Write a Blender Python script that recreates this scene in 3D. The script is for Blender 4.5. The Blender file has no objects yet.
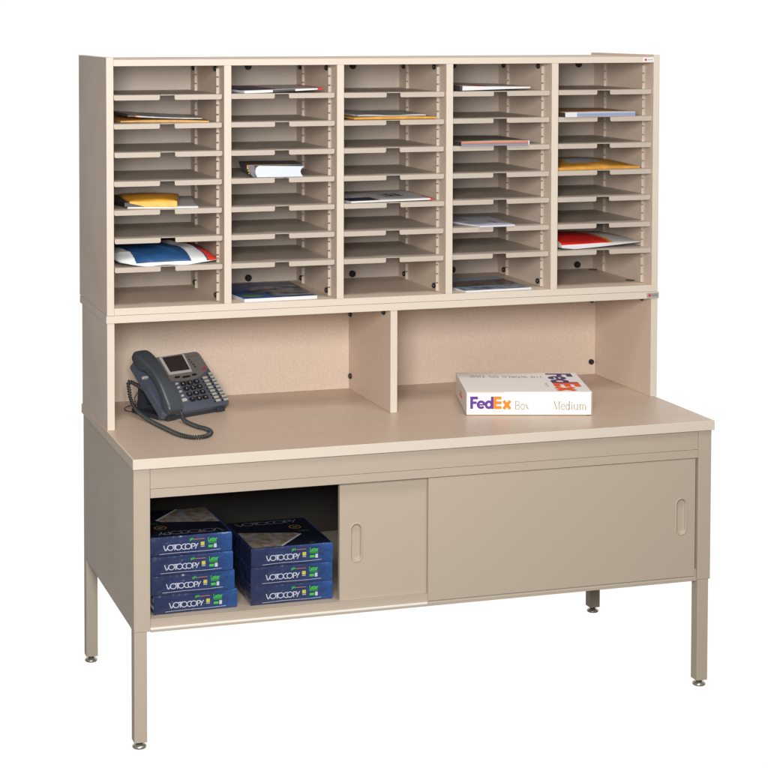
import bpy, bmesh, math, random
from mathutils import Vector, Matrix
S = 0.0254                      # one inch; every measure below is in inches
R = math.radians
sc = bpy.context.scene
col = sc.collection
random.seed(4)

# ------------------------------------------------------------------ camera
cd = bpy.data.cameras.new('camera'); cam = bpy.data.objects.new('camera', cd); col.objects.link(cam); sc.camera = cam
cd.sensor_width = 36; cd.lens = 1828.554 / 768 * 36
cd.shift_x = (384 - 265.434) / 768; cd.shift_y = (101.763 - 384) / 768
cd.clip_start = 0.05; cd.clip_end = 200
cam.location = Vector((-34.694, -175.722, 40.215)) * S
yaw, pitch = -0.281875, -0.0435
fwd = Vector((-math.sin(yaw) * math.cos(pitch), math.cos(yaw) * math.cos(pitch), math.sin(pitch)))
cam.rotation_euler = fwd.to_track_quat('-Z', 'Y').to_euler()

# ------------------------------------------------------------------ studio: white surround behind, dim room in front
w = bpy.data.worlds.new('World'); sc.world = w; w.use_nodes = True
nt = w.node_tree; bg = nt.nodes['Background']
tc = nt.nodes.new('ShaderNodeTexCoord'); sx = nt.nodes.new('ShaderNodeSeparateXYZ'); nt.links.new(tc.outputs['Generated'], sx.inputs[0])
mr = nt.nodes.new('ShaderNodeMapRange'); mr.interpolation_type = 'SMOOTHSTEP'
mr.inputs['From Min'].default_value = 0.50; mr.inputs['From Max'].default_value = 0.64
dt = nt.nodes.new('ShaderNodeVectorMath'); dt.operation = 'DOT_PRODUCT'; dt.inputs[1].default_value = (0.42, 0.906, 0)
nt.links.new(tc.outputs['Generated'], dt.inputs[0]); nt.links.new(dt.outputs['Value'], mr.inputs['Value'])
mz = nt.nodes.new('ShaderNodeMapRange'); mz.interpolation_type = 'SMOOTHSTEP'
mz.inputs['From Min'].default_value = -0.62; mz.inputs['From Max'].default_value = -0.42
nt.links.new(sx.outputs['Z'], mz.inputs['Value'])
mm = nt.nodes.new('ShaderNodeMath'); mm.operation = 'MULTIPLY'
nt.links.new(mr.outputs[0], mm.inputs[0]); nt.links.new(mz.outputs[0], mm.inputs[1])
mx = nt.nodes.new('ShaderNodeMix'); mx.data_type = 'RGBA'
mx.inputs[6].default_value = (0.15, 0.143, 0.134, 1); mx.inputs[7].default_value = (1.0, 0.98, 0.955, 1)
nt.links.new(mm.outputs[0], mx.inputs[0]); nt.links.new(mx.outputs[2], bg.inputs['Color'])
bg.inputs['Strength'].default_value = 1.055

def area(name, loc, target, size, power, color=(1, 1, 1), size_y=None):
    l = bpy.data.lights.new(name, 'AREA'); o = bpy.data.objects.new(name, l); col.objects.link(o)
    l.shape = 'RECTANGLE'; l.size = size * S; l.size_y = (size_y or size) * S; l.energy = power; l.color = color
    o.location = Vector(loc) * S
    o.rotation_euler = (Vector(target) - Vector(loc)).to_track_quat('-Z', 'Y').to_euler()
    return o
area('key_softbox', (-32, -148, 52), (28, 0, 8), 42, 181, (1.0, 0.975, 0.94))
area('overhead_softbox', (40, -70, 130), (32, -4, 0), 70, 60, (1.0, 0.97, 0.94), 40)

sc.view_settings.view_transform = 'Standard'; sc.view_settings.look = 'None'
sc.view_settings.exposure = 0; sc.view_settings.gamma = 1
sc.cycles.max_bounces = 8; sc.cycles.diffuse_bounces = 5

# ------------------------------------------------------------------ materials
def lin(c):
    return tuple(((x / 255) / 12.92 if x / 255 <= 0.04045 else ((x / 255 + 0.055) / 1.055) ** 2.4) for x in c) + (1,)
def mat(name, rgb, rough=0.5, metal=0, spec=0.5, noise=0, nscale=400, bump=0, bscale=300, rgb2=None, coat=0, blotch=0):
    m = bpy.data.materials.new(name); m.use_nodes = True; t = m.node_tree; b = t.nodes['Principled BSDF']
    b.inputs['Base Color'].default_value = lin(rgb); b.inputs['Roughness'].default_value = rough
    b.inputs['Metallic'].default_value = metal; b.inputs['Specular IOR Level'].default_value = spec
    b.inputs['Coat Weight'].default_value = coat
    tcn = t.nodes.new('ShaderNodeTexCoord')
    if noise or rgb2:
        n = t.nodes.new('ShaderNodeTexNoise'); n.inputs['Scale'].default_value = nscale; n.inputs['Detail'].default_value = 4
        t.links.new(tcn.outputs['Object'], n.inputs['Vector'])
        r = t.nodes.new('ShaderNodeValToRGB'); t.links.new(n.outputs['Fac'], r.inputs[0])
        a = lin(rgb); c2 = lin(rgb2) if rgb2 else tuple(x * (1 - noise) for x in a[:3]) + (1,)
        r.color_ramp.elements[0].position = 0.38; r.color_ramp.elements[0].color = c2
        r.color_ramp.elements[1].position = 0.62; r.color_ramp.elements[1].color = a if rgb2 else tuple(min(1, x * (1 + noise * .6)) for x in a[:3]) + (1,)
        t.links.new(r.outputs[0], b.inputs['Base Color'])
    if blotch:   # uneven sheen and faint handling marks
        n3 = t.nodes.new('ShaderNodeTexNoise'); n3.inputs['Scale'].default_value = 5; n3.inputs['Detail'].default_value = 6; n3.inputs['Roughness'].default_value = .65
        t.links.new(tcn.outputs['Object'], n3.inputs['Vector'])
        m3 = t.nodes.new('ShaderNodeMapRange'); m3.inputs['From Min'].default_value = .3; m3.inputs['From Max'].default_value = .7
        m3.inputs['To Min'].default_value = rough - blotch; m3.inputs['To Max'].default_value = rough + blotch
        t.links.new(n3.outputs['Fac'], m3.inputs['Value']); t.links.new(m3.outputs[0], b.inputs['Roughness'])
    if bump:
        n2 = t.nodes.new('ShaderNodeTexNoise'); n2.inputs['Scale'].default_value = bscale; n2.inputs['Detail'].default_value = 3
        t.links.new(tcn.outputs['Object'], n2.inputs['Vector'])
        bp = t.nodes.new('ShaderNodeBump'); bp.inputs['Strength'].default_value = bump; bp.inputs['Distance'].default_value = 0.001
        t.links.new(n2.outputs['Fac'], bp.inputs['Height']); t.links.new(bp.outputs[0], b.inputs['Normal'])
    return m
IVORY = mat('ivory_edging', (208, 197, 184), .5, spec=.35, bump=.05, bscale=500)
LAM = mat('beige_laminate', (193, 173, 155), .36, blotch=.09, spec=.35, noise=.10, nscale=520, bump=.03, bscale=700)
LAMS = mat('beige_laminate_panel', (209, 191, 175), .55, blotch=.08, spec=.25, noise=.10, nscale=460, bump=.04, bscale=600)
LAMB = mat('grey_beige_back_panel', (196, 185, 175), .6, spec=.3, noise=.10, nscale=460, bump=.04, bscale=600)
STEEL = mat('shelf_steel', (184, 173, 161), .48, bump=.05, bscale=900)
TAUPE = mat('taupe_painted_steel', (176, 163, 148), .48, spec=.18, blotch=.04, bump=.05, bscale=900)
STRIP = mat('standard_strip', (196, 186, 174), .45)
DARKIN = mat('cabinet_inside_shade', (40, 36, 31), .7)  # near-black colour stands in for the shade inside the cabinet
RAIL = mat('bright_rail', (226, 224, 218), .3, metal=.0)
CHROME = mat('nickel_glide', (190, 184, 174), .3, metal=.75)
STEM = mat('glide_stem', (90, 92, 90), .4, metal=.8)
BLACK = mat('black_plastic', (34, 34, 36), .4)
WHITE = mat('white_paper', (210, 212, 214), .55, bump=.05, bscale=60)
GREY = mat('grey_paper', (165, 170, 178), .5, bump=.05, bscale=60)
MANILA = mat('manila_paper', (200, 145, 58), .5, noise=.12, nscale=60, bump=.2, bscale=80)
YELLOW = mat('yellow_padded', (232, 172, 60), .4, noise=.08, nscale=50, bump=.4, bscale=70)
NAVY = mat('navy_print', (35, 42, 85), .35)
RED = mat('red_print', (215, 40, 35), .4)
ORANGE = mat('orange_print', (240, 120, 30), .4)

# ------------------------------------------------------------------ mesh helpers (inches in, metres out)
def link(name, bm, mats, parent=None, origin=(0, 0, 0), smooth=False, scale=True):
    o3 = Vector(origin)
    if scale:
        for v in bm.verts: v.co = (v.co - o3) * S
    me = bpy.data.meshes.new(name); bm.to_mesh(me); bm.free()
    for m in (mats if isinstance(mats, (list, tuple)) else [mats]): me.materials.append(m)
    if smooth:
        for f in me.polygons: f.use_smooth = True
    o = bpy.data.objects.new(name, me); col.objects.link(o)
    if parent: o.parent = parent
    return o
def empty(name, label, cat, loc=(0, 0, 0), rz=0, group=None):
    o = bpy.data.objects.new(name, None); col.objects.link(o); o.location = Vector(loc) * S; o.rotation_euler = (0, 0, rz)
    o.empty_display_size = .05
    tag(o, label, cat, group); return o
def tag(o, label, cat, group=None):
    o['label'] = label; o['category'] = cat
    if group: o['group'] = group
    return o
def box(bm, x0, x1, y0, y1, z0, z1, bev=0.03, mi=0):
    r = bmesh.ops.create_cube(bm, size=1); vs = r['verts']
    for v in vs: v.co = Vector(((x0 + x1) / 2 + v.co.x * (x1 - x0), (y0 + y1) / 2 + v.co.y * (y1 - y0), (z0 + z1) / 2 + v.co.z * (z1 - z0)))
    fs = list({f for v in vs for f in v.link_faces})
    for f in fs: f.material_index = mi
    if bev:
        es = list({e for v in vs for e in v.link_edges})
        bmesh.ops.bevel(bm, geom=es, offset=bev, segments=2, profile=.5, affect='EDGES', material=-1)
def bx(name, m, parent, *a, bev=0.03, origin=(0, 0, 0)):
    bm = bmesh.new(); box(bm, *a, bev=bev); return link(name, bm, m, parent, origin)
def cyl(bm, c, axis, r, h, seg=24, r2=None, mi=0):
    q = Vector(axis).to_track_quat('Z', 'Y').to_matrix().to_4x4()
    ret = bmesh.ops.create_cone(bm, cap_ends=True, segments=seg, radius1=r, radius2=r if r2 is None else r2, depth=h, matrix=Matrix.Translation(c) @ q)
    for f in {f for v in ret['verts'] for f in v.link_faces}: f.material_index = mi
def lathe(bm, prof, c, seg=28, mi=0):
    rings = []
    for r, z in prof:
        rings.append([bm.verts.new((c[0] + r * math.cos(2 * math.pi * k / seg), c[1] + r * math.sin(2 * math.pi * k / seg), c[2] + z)) for k in range(seg)])
    for a, b in zip(rings, rings[1:]):
        for k in range(seg):
            f = bm.faces.new((a[k], a[(k + 1) % seg], b[(k + 1) % seg], b[k])); f.smooth = True; f.material_index = mi
    bm.faces.new(rings[0][::-1]); bm.faces.new(rings[-1])
def tube(bm, pts, r, seg=10):
    pts = [Vector(p) for p in pts]; prev = None; rings = []
    up = Vector((0, 0, 1))
    for i, p in enumerate(pts):
        t = (pts[min(i + 1, len(pts) - 1)] - pts[max(i - 1, 0)]).normalized()
        if prev is None: n = t.orthogonal().normalized()
        else: n = (prev - t * prev.dot(t)).normalized()
        prev = n; b = t.cross(n)
        rings.append([bm.verts.new(p + (n * math.cos(a) + b * math.sin(a)) * r) for a in [2 * math.pi * k / seg for k in range(seg)]])
    for a, b in zip(rings, rings[1:]):
        for k in range(seg):
            f = bm.faces.new((a[k], a[(k + 1) % seg], b[(k + 1) % seg], b[k])); f.smooth = True
    bm.faces.new(rings[0][::-1]); bm.faces.new(rings[-1])
def spline(P, n=8):
    P = [Vector(p) for p in P]; out = []
    for i in range(len(P) - 1):
        p0 = P[max(i - 1, 0)]; p1 = P[i]; p2 = P[i + 1]; p3 = P[min(i + 2, len(P) - 1)]
        for k in range(n):
            t = k / n
            out.append(.5 * ((2 * p1) + (p2 - p0) * t + (2 * p0 - 5 * p1 + 4 * p2 - p3) * t * t + (3 * p1 - p0 - 3 * p2 + p3) * t ** 3))
    out.append(P[-1]); return out
def prism(bm, poly, h0, h1, T=lambda x, y, z: (x, y, z), bev=0, mi=0):
    """poly (u,v) extruded from h0 to h1 along w; T maps (u,v,w) to space"""
    bot = [bm.verts.new(Vector(T(u, v, h0))) for u, v in poly]; top = [bm.verts.new(Vector(T(u, v, h1))) for u, v in poly]
    fs = [bm.faces.new(bot[::-1]), bm.faces.new(top)]; n = len(poly)
    for k in range(n): fs.append(bm.faces.new((bot[k], bot[(k + 1) % n], top[(k + 1) % n], top[k])))
    for f in fs: f.material_index = mi
    if bev:
        es = list({e for v in top for e in v.link_edges if e.other_vert(v) in top})
        bmesh.ops.bevel(bm, geom=es, offset=bev, segments=2, profile=.5, affect='EDGES', material=-1)
    return fs
def rrect(x0, x1, y0, y1, r, n=5):
    out = []
    for cx, cy, a0 in ((x1 - r, y1 - r, 0), (x0 + r, y1 - r, 90), (x0 + r, y0 + r, 180), (x1 - r, y0 + r, 270)):
        for k in range(n + 1):
            a = R(a0 + 90 * k / n); out.append((cx + r * math.cos(a), cy + r * math.sin(a)))
    return out

# ------------------------------------------------------------------ lettering drawn as strokes
def arc(cx, cy, rx, ry, a0, a1, n=14):
    return [(cx + rx * math.cos(R(a0 + (a1 - a0) * k / n)), cy + ry * math.sin(R(a0 + (a1 - a0) * k / n))) for k in range(n + 1)]
def strokes(bm, lines, T, eps=0.002, z=0.0, mi=0):
    """lines: list of (points, width); each becomes a flat ribbon; successive ribbons sit eps apart"""
    for i, (pts, wd) in enumerate(lines):
        P = [Vector((a, b)) for a, b in pts]; closed = (P[0] - P[-1]).length < 1e-6 and len(P) > 3
        if closed: P = P[:-1]
        L = []; n = len(P); zz = z + i * eps
        for k in range(n):
            a = P[k - 1] if (k > 0 or closed) else P[k]; b = P[(k + 1) % n] if (k < n - 1 or closed) else P[k]
            d1 = (P[k] - a).normalized() if (P[k] - a).length > 0 else None; d2 = (b - P[k]).normalized() if (b - P[k]).length > 0 else None
            if d1 is None: d1 = d2
            if d2 is None: d2 = d1
            d = (d1 + d2); d = d.normalized() if d.length > .05 else d1
            nn = Vector((-d.y, d.x)); c = max(.45, nn.dot(Vector((-d1.y, d1.x))))
            off = nn * (wd / 2 / c)
            L.append((bm.verts.new(Vector(T(*(P[k] + off), zz))), bm.verts.new(Vector(T(*(P[k] - off), zz)))))
        for k in range(n if closed else n - 1):
            a, b = L[k], L[(k + 1) % n]; f = bm.faces.new((a[0], a[1], b[1], b[0])); f.material_index = mi
G = {}  # avant-garde capitals, cap height 1, stroke width w given at use
def votocopy(wd):
    L = []; x = 0
    def add(pts, dx=0): L.append(([(a + x + dx, b) for a, b in pts], wd))
    add([(0.0, .97), (.12, .5), (.26, .1), (.36, .06), (.46, .2), (.72, .88)]); x = .56
    add(arc(.5, .5, .46, .46, 0, 360, 24)); x = 1.42
    add([(0, .93), (.62, .93)]); add([(.3, .93), (.3, 0)]); x = 1.8
    add(arc(.5, .5, .46, .46, 0, 360, 24)); x = 2.72
    add(arc(.5, .5, .46, .46, 60, 300, 18)); x = 3.3
    add(arc(.5, .5, .46, .46, 0, 360, 24)); x = 4.32
    add([(0.05, 0), (.05, .93), (.3, .93)] + arc(.3, .68, .22, .25, 80, -90, 8) + [(.2, .43)]); x = 4.8
    add([(.0, .95), (.28, .45), (.55, .95)]); add([(.28, .45), (.12, 0)])
    return L, 5.4
def fedex(wd=.23):
    A = []; B = []
    A.append(([(.115, 0), (.115, 1)], .23)); A.append(([(.22, .885), (.62, .885)], .23)); A.append(([(.22, .5), (.52, .5)], .2))
    A.append(([(.62, .335), (1.16, .335)], .12)); A.append((arc(.88, .34, .26, .25, 10, 320, 18), .2))
    A.append((arc(1.5, .34, .235, .25, 0, 360, 20), .21)); A.append(([(1.77, 0), (1.77, 1)], .2))
    B.append(([(1.985, 0), (1.985, 1)], .23)); 
    for y in (.885, .5, .115): B.append(([(2.08, y), (2.52, y)], .23))
    B.append(([(2.68, .66), (3.22, 0)], .24)); B.append(([(3.22, .66), (2.68, 0)], .24))
    return A, B, 3.3
def serif(txt, wt=.1, th=.04, sf=.03):
    """Thin-and-thick roman letters, cap height 1, x height .66. Returns strokes and width."""
    L = []; x = 0
    def st(px, y0, y1, wd=wt, s0=True, s1=True, l=.09):
        L.append(([(x + px, y0), (x + px, y1)], wd))
        if s0: L.append(([(x + px - l - wd / 2, y0 + sf / 2), (x + px + l + wd / 2, y0 + sf / 2)], sf))
        if s1: L.append(([(x + px - l - wd / 2, y1 - sf / 2), (x + px + (0 if y1 < .9 else l) + wd / 2, y1 - sf / 2)], sf))
    def ad(pts, wd): L.append(([(a + x, b) for a, b in pts], wd))
    for ch in txt:
        if ch == 'M':
            st(.14, 0, 1, th); ad([(.16, 1), (.47, .02)], wt); ad([(.47, .02), (.78, 1)], th); st(.8, 0, 1, wt); x += 1.0
        elif ch == 'B':
            st(.16, 0, 1); ad([(.2, .98), (.4, .98)] + arc(.42, .75, .2, .23, 90, -90, 8) + [(.2, .52)], wt * .7)
            ad([(.2, .51), (.42, .51)] + arc(.46, .265, .22, .245, 90, -90, 8) + [(.2, .02)], wt * .75); x += .78
        elif ch in 'eo':
            if ch == 'o': ad(arc(.29, .33, .24, .31, 0, 360, 20), wt * .8)
            else: ad([(.08, .37), (.5, .37)], th); ad(arc(.29, .33, .23, .31, 5, 325, 18), wt * .8)
            x += .6
        elif ch == 'd':
            ad(arc(.27, .33, .21, .31, 0, 360, 18), wt * .8); st(.5, 0, 1.02, wt, True, True, .05); x += .68
        elif ch == 'i':
            st(.15, 0, .66); ad([(.09, .88), (.21, .88)], .12); x += .32
        elif ch == 'u':
            st(.13, .1, .66, wt, False); ad(arc(.33, .2, .2, .18, 180, 330, 8), wt * .6); st(.55, 0, .66); x += .74
        elif ch == 'm':
            st(.13, 0, .66)
            ad(arc(.31, .45, .17, .18, 150, 0, 8), wt * .6); st(.48, 0, .47, wt, True, False)
            ad(arc(.66, .45, .17, .18, 150, 0, 8), wt * .6); st(.83, 0, .47, wt, True, False); x += 1.02
        elif ch == 'x':
            ad([(.06, .64), (.44, .02)], wt); ad([(.44, .64), (.06, .02)], th); ad([(0, .65), (.18, .65)], sf); ad([(.34, .65), (.5, .65)], sf)
            ad([(0, .015), (.16, .015)], sf); ad([(.32, .015), (.52, .015)], sf); x += .55
        elif ch == ' ': x += .4
        elif ch in 'THEWORLDNI':
            if ch == 'T': ad([(0, .97), (.6, .97)], .06); st(.3, 0, .94, wt, True, False); x += .7
            if ch == 'H': st(.13, 0, 1); st(.6, 0, 1); ad([(.13, .5), (.6, .5)], .05); x += .82
            if ch == 'E': st(.13, 0, 1); [ad([(.18, y), (.5, y)], .06) for y in (.03, .5, .97)]; x += .64
            if ch == 'W': ad([(0, 1), (.25, 0)], wt); ad([(.25, 0), (.48, 1)], th); ad([(.45, 1), (.7, 0)], wt); ad([(.7, 0), (.93, 1)], th); x += 1.0
            if ch == 'O': ad(arc(.4, .5, .34, .48, 0, 360, 20), wt); x += .86
            if ch == 'R': st(.13, 0, 1); ad([(.18, .97), (.38, .97)] + arc(.4, .74, .18, .23, 90, -90, 8) + [(.18, .51)], .07); ad([(.34, .5), (.62, 0)], wt); x += .7
            if ch == 'L': st(.13, 0, 1); ad([(.18, .03), (.52, .03)], .06); x += .62
            if ch == 'D': st(.13, 0, 1); ad([(.18, .97), (.3, .97)] + arc(.3, .5, .38, .47, 90, -90, 12) + [(.18, .03)], .08); x += .82
            if ch == 'N': st(.13, 0, 1, th); ad([(.13, 1), (.62, .02)], wt); st(.62, 0, 1, th); x += .84
            if ch == 'I': st(.15, 0, 1); x += .34
    return L, x
def plain_text(bm, txt, T, h, x0, y0, z=0, mi=0, width=None, bold=0):
    """small sans lettering from Blender's built-in font, laid out flat through T"""
    cu = bpy.data.curves.new('lettering', 'FONT'); cu.body = txt; cu.size = 1; cu.resolution_u = 3; cu.offset = bold
    o = bpy.data.objects.new('lettering', cu); me = bpy.data.meshes.new_from_object(o)
    xs = [v.co.x for v in me.vertices]; sx = h
    if width and xs: sx = width / (max(xs) - min(xs))
    x_min = min(xs) if xs else 0
    vs = [bm.verts.new(Vector(T(x0 + (v.co.x - x_min) * sx, y0 + v.co.y * h, z))) for v in me.vertices]
    for p in me.polygons:
        try: bm.faces.new([vs[i] for i in p.vertices]).material_index = mi
        except ValueError: pass
    bpy.data.meshes.remove(me); bpy.data.objects.remove(o); bpy.data.curves.remove(cu)
def copy_part(o, parent):
    c = o.copy(); col.objects.link(c); c.parent = parent
    for ch in o.children: copy_part(ch, c)
    return c

# ================================================================== storage table
ORG = (0, 0, -27.3)
table = empty('storage_table', 'long taupe steel cabinet table with beige laminate top, sliding doors and four levelling feet', 'table', ORG)
def P(name, m, parent, *a, bev=.03): return bx(name, m, parent, *a, bev=bev, origin=ORG)
top = P('tabletop', LAM, table, 0.06, 59.74, -12.30, 13.45, -0.93, 0, bev=.02)
P('edge_band', IVORY, top, -.09, 59.85, -12.44, -12.302, -.95, .012, bev=.03)
P('edge_band', LAMS, top, -.09, .058, -12.300, 13.58, -.95, .010, bev=.03)
P('edge_band', LAMS, top, 59.742, 59.86, -12.300, 13.58, -.95, .010, bev=.03)
for x0, x1, lx0, lx1 in ((.0, 1.57, .02, 1.24), (58.2, 59.64, 58.24, 59.46)):
    lg = P('leg', TAUPE, table, x0, x1, -12.2, -10.75, -16.22, -.96, bev=.05)
    bm = bmesh.new(); box(bm, lx0, lx1, -12.18, -10.96, -26.62, -16.23, bev=.05); link('leg_post', bm, TAUPE, lg, ORG)
for x0, x1 in ((.02, 1.24), (58.24, 59.46)):
    P('leg', TAUPE, table, x0, x1, 11.9, 13.1, -26.62, -.96, bev=.05)
for cx, cy in ((.63, -11.55), (58.85, -11.55), (.63, 12.5), (58.85, 12.5)):
    bm = bmesh.new(); lathe(bm, [(.3, .72), (.3, .42), (.36, .40), (.56, .36), (.66, .26), (.68, .16), (.6, .06), (.4, 0)], (cx, cy, -27.3)); 
    f = link('foot', bm, CHROME, table, ORG)
    bm = bmesh.new(); lathe(bm, [(.31, .36), (.31, .70)], (cx, cy, -27.3)); link('stem', bm, STEM, f, ORG)
P('side_panel', TAUPE, table, .03, .12, -10.74, 11.88, -16.2, -.96, bev=.01)
P('side_panel', TAUPE, table, 59.5, 59.6, -10.74, 11.88, -16.2, -.96, bev=.01)
P('back_panel', TAUPE, table, 1.26, 58.22, 12.9, 13.0, -16.2, -.96, bev=.01)
ap = P('apron', TAUPE, table, 1.60, 58.17, -12.14, -11.9, -2.9, -.96, bev=.03)
P('lower_strip', TAUPE, ap, 1.60, 58.17, -12.17, -11.2, -3.74, -2.925, bev=.03)
sh = P('bottom_shelf', TAUPE, table, 1.60, 58.17, -11.95, 12.88, -15.28, -15.16, bev=.02)
P('front_lip', TAUPE, sh, 1.60, 58.17, -11.96, -11.84, -16.3, -15.285, bev=.02)
P('underside', TAUPE, sh, 1.60, 58.17, -11.8, 12.88, -16.3, -16.2, bev=.01)
P('dark_back_sheet', DARKIN, table, 1.6, 58.17, 11.5, 11.55, -15.15, -1.0, bev=0)  # upright sheet at the back, coloured dark as interior shade
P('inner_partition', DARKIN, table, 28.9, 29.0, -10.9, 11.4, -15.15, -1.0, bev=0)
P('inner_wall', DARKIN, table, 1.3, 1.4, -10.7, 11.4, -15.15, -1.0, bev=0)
rl = P('door_rail', RAIL, table, 1.58, 29.05, -12.12, -11.98, -16.12, -15.92, bev=.03)
P('rail_cover', STEEL, rl, 29.07, 57.95, -12.12, -11.98, -16.12, -15.92, bev=.03)
P('rail_base', TAUPE, rl, 1.60, 58.17, -12.13, -11.97, -16.32, -16.125, bev=.02)
def stadium(cx, cz, hw, hh, n=10):
    out = []
    for k in range(n + 1): a = math.pi * k / n; out.append((cx + hw * math.cos(a), cz + hh - hw + hw * math.sin(a)))
    for k in range(n + 1): a = math.pi + math.pi * k / n; out.append((cx + hw * math.cos(a), cz - hh + hw + hw * math.sin(a)))
    return out
def door(x0, x1, yf, z0, z1, pcx, pcz):
    bm = bmesh.new(); b = .04
    outer = [(x0 + b, z0 + b), (x1 - b, z0 + b), (x1 - b, z1 - b), (x0 + b, z1 - b)]
    lip = stadium(pcx, pcz, .66, 1.95)
    ov = [bm.verts.new((x, yf, z)) for x, z in outer]; iv = [bm.verts.new((x, yf, z)) for x, z in lip]
    es = [bm.edges.new((ov[k], ov[(k + 1) % 4])) for k in range(4)] + [bm.edges.new((iv[k], iv[(k + 1) % len(iv)])) for k in range(len(iv))]
    bmesh.ops.triangle_fill(bm, use_beauty=True, edges=es)
    rings = [iv]
    for hw, hh, dy in ((.60, 1.89, -.035), (.54, 1.83, -.03), (.50, 1.79, .0), (.42, 1.71, .26), (.36, 1.65, .30)):
        rings.append([bm.verts.new((x, yf + dy, z)) for x, z in stadium(pcx, pcz, hw, hh)])
    for a, c in zip(rings, rings[1:]):
        for k in range(len(a)): bm.faces.new((a[k], a[(k + 1) % len(a)], c[(k + 1) % len(a)], c[k]))
    bm.faces.new(rings[-1])
    o2 = [bm.verts.new((x, yf + .04, z)) for x, z in ((x0, z0), (x1, z0), (x1, z1), (x0, z1))]
    o3 = [bm.verts.new((x, yf + .5, z)) for x, z in ((x0, z0), (x1, z0), (x1, z1), (x0, z1))]
    for a, c in ((ov, o2), (o2, o3)):
        for k in range(4): bm.faces.new((a[k], a[(k + 1) % 4], c[(k + 1) % 4], c[k]))
    bm.faces.new(o3); bmesh.ops.recalc_face_normals(bm, faces=bm.faces)
    return link('sliding_door', bm, TAUPE, table, ORG)
door(20.25, 30.0, -11.55, -15.95 + .1, -3.2, 21.94, -9.68)
d2 = door(29.10, 57.95, -12.10, -15.84, -3.80, 56.38, -9.64)
# cabinet ceiling, its near-black colour standing in for the shade inside
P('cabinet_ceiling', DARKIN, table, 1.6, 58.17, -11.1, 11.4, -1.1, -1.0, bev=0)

# ================================================================== riser shelf on the table
RO = (0, 0, .012)
riser = empty('riser_shelf', 'beige two-bay riser shelf standing on the tabletop and carrying the mail sorter', 'shelf', RO)
def Q(name, m, parent, *a, bev=.03): return bx(name, m, parent, *a, bev=bev, origin=RO)
for n, x0, x1 in (('side_panel', 0, .74), ('divider', 29.58, 30.32), ('side_panel', 59.26, 60)):
    q = Q(n, LAMS, riser, x0 + .01, x1 - .01, .10, 13.5, .015, 10.63, bev=.01)
    Q('edge_band', IVORY, q, x0, x1, -.02, .098, .015, 10.635, bev=.03)
q = Q('top_board', LAMS, riser, -.08, 60.08, .02, 14.3, 10.64, 11.36, bev=.01)
Q('edge_band', IVORY, q, -.09, 60.09, -.12, .018, 10.635, 11.362, bev=.03)
Q('back_panel', LAMS, riser, .745, 29.57, 13.22, 13.5, .02, 10.63, bev=0)
Q('back_panel', LAMS, riser, 30.33, 59.255, 13.22, 13.5, .02, 10.63, bev=0)
def screw(parent, c, axis, org, r=.4):
    r *= .85
    bm = bmesh.new(); a = Vector(axis); c = Vector(c)
    cyl(bm, c + a * .09, axis, r, .18, 24); cyl(bm, c + a * .22, axis, r * .78, .1, 24, r2=r * .62)
    return link('thumb_screw', bm, BLACK, parent, org)
for c, ax in (((29.58, 12.6, 1.5), (-1, 0, 0)), ((29.58, 12.6, 8.35), (-1, 0, 0)), ((29.58, 1.9, 10.2), (-1, 0, 0)),
              ((58.75, 13.22, 1.45), (0, -1, 0)), ((58.75, 13.22, 8.55), (0, -1, 0)), ((59.27, 2.0, 10.4), (-1, 0, 0))):
    screw(riser, c, ax, RO, .36)
PINK = mat('magenta_mark', (205, 30, 100), .5); LABW = mat('label_white', (228, 226, 222), .4); LABG = mat('label_grey', (158, 156, 152), .4); INK = mat('dark_ink', (45, 45, 50), .5)
def sticker(parent, x0, x1, z0, z1, y, m, org):
    s = bx('label_plate', m, parent, x0, x1, y - .02, y, z0, z1, bev=0, origin=org)
    h = z1 - z0; bm = bmesh.new(); cyl(bm, (x0 + h * .62, y - .03, (z0 + z1) / 2), (0, -1, 0), h * .27, .02, 20); link('round_mark', bm, PINK, s, org)
    bm = bmesh.new(); plain_text(bm, 'marvel', lambda u, v, ww: (u, y - .026 - ww, v), h * .55, x0 + h * 1.1, z0 + h * .36, 0, 0, width=(x1 - x0) - h * 1.4)
    link('lettering', bm, INK, s, org)
sticker(riser, 58.65, 60.07, 10.72, 11.26, -.125, LABG, RO)

# ================================================================== mail sorter
SO = (0, 0, 11.375)
sorter = empty('mail_sorter', 'five-column beige mail sorter with thirty-five notched steel shelves standing on the riser', 'mail sorter', SO)
def K(name, m, parent, *a, bev=.03): return bx(name, m, parent, *a, bev=bev, origin=SO)
for x0, x1 in ((0, .72), (59.3, 60)):
    q = K('side_panel', LAMS, sorter, x0 + .01, x1 - .01, .10, 14.9, 11.38, 36.75, bev=.01)
    K('edge_band', IVORY, q, x0, x1, -.02, .098, 11.38, 36.76, bev=.03)
DV = [11.92, 23.75, 35.62, 47.48]
for x in DV:
    q = K('divider', LAMS, sorter, x + .01, x + .73, .10, 14.0, 12.075, 35.9, bev=.01)
    K('edge_band', IVORY, q, x, x + .74, -.02, .098, 12.075, 35.9, bev=.03)
q = K('top_board', LAMS, sorter, .735, 59.285, .10, 14.6, 35.91, 36.50, bev=.01)
K('edge_band', IVORY, q, .73, 59.29, -.012, .098, 35.905, 36.53, bev=.03)
q = K('bottom_board', LAMS, sorter, .735, 59.285, .10, 14.4, 11.39, 12.07, bev=.01)
K('edge_band', IVORY, q, .73, 59.29, -.012, .098, 11.385, 12.073, bev=.03)
K('back_panel', LAMB, sorter, .735, 59.285, 14.05, 14.35, 12.08, 35.9, bev=0)
BAYS = [(.72, 11.92), (12.49, 23.75), (24.49, 35.62), (36.36, 47.48), (48.22, 59.3)]
ZK = [33.04 - 2.833 * k for k in range(7)]
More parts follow.
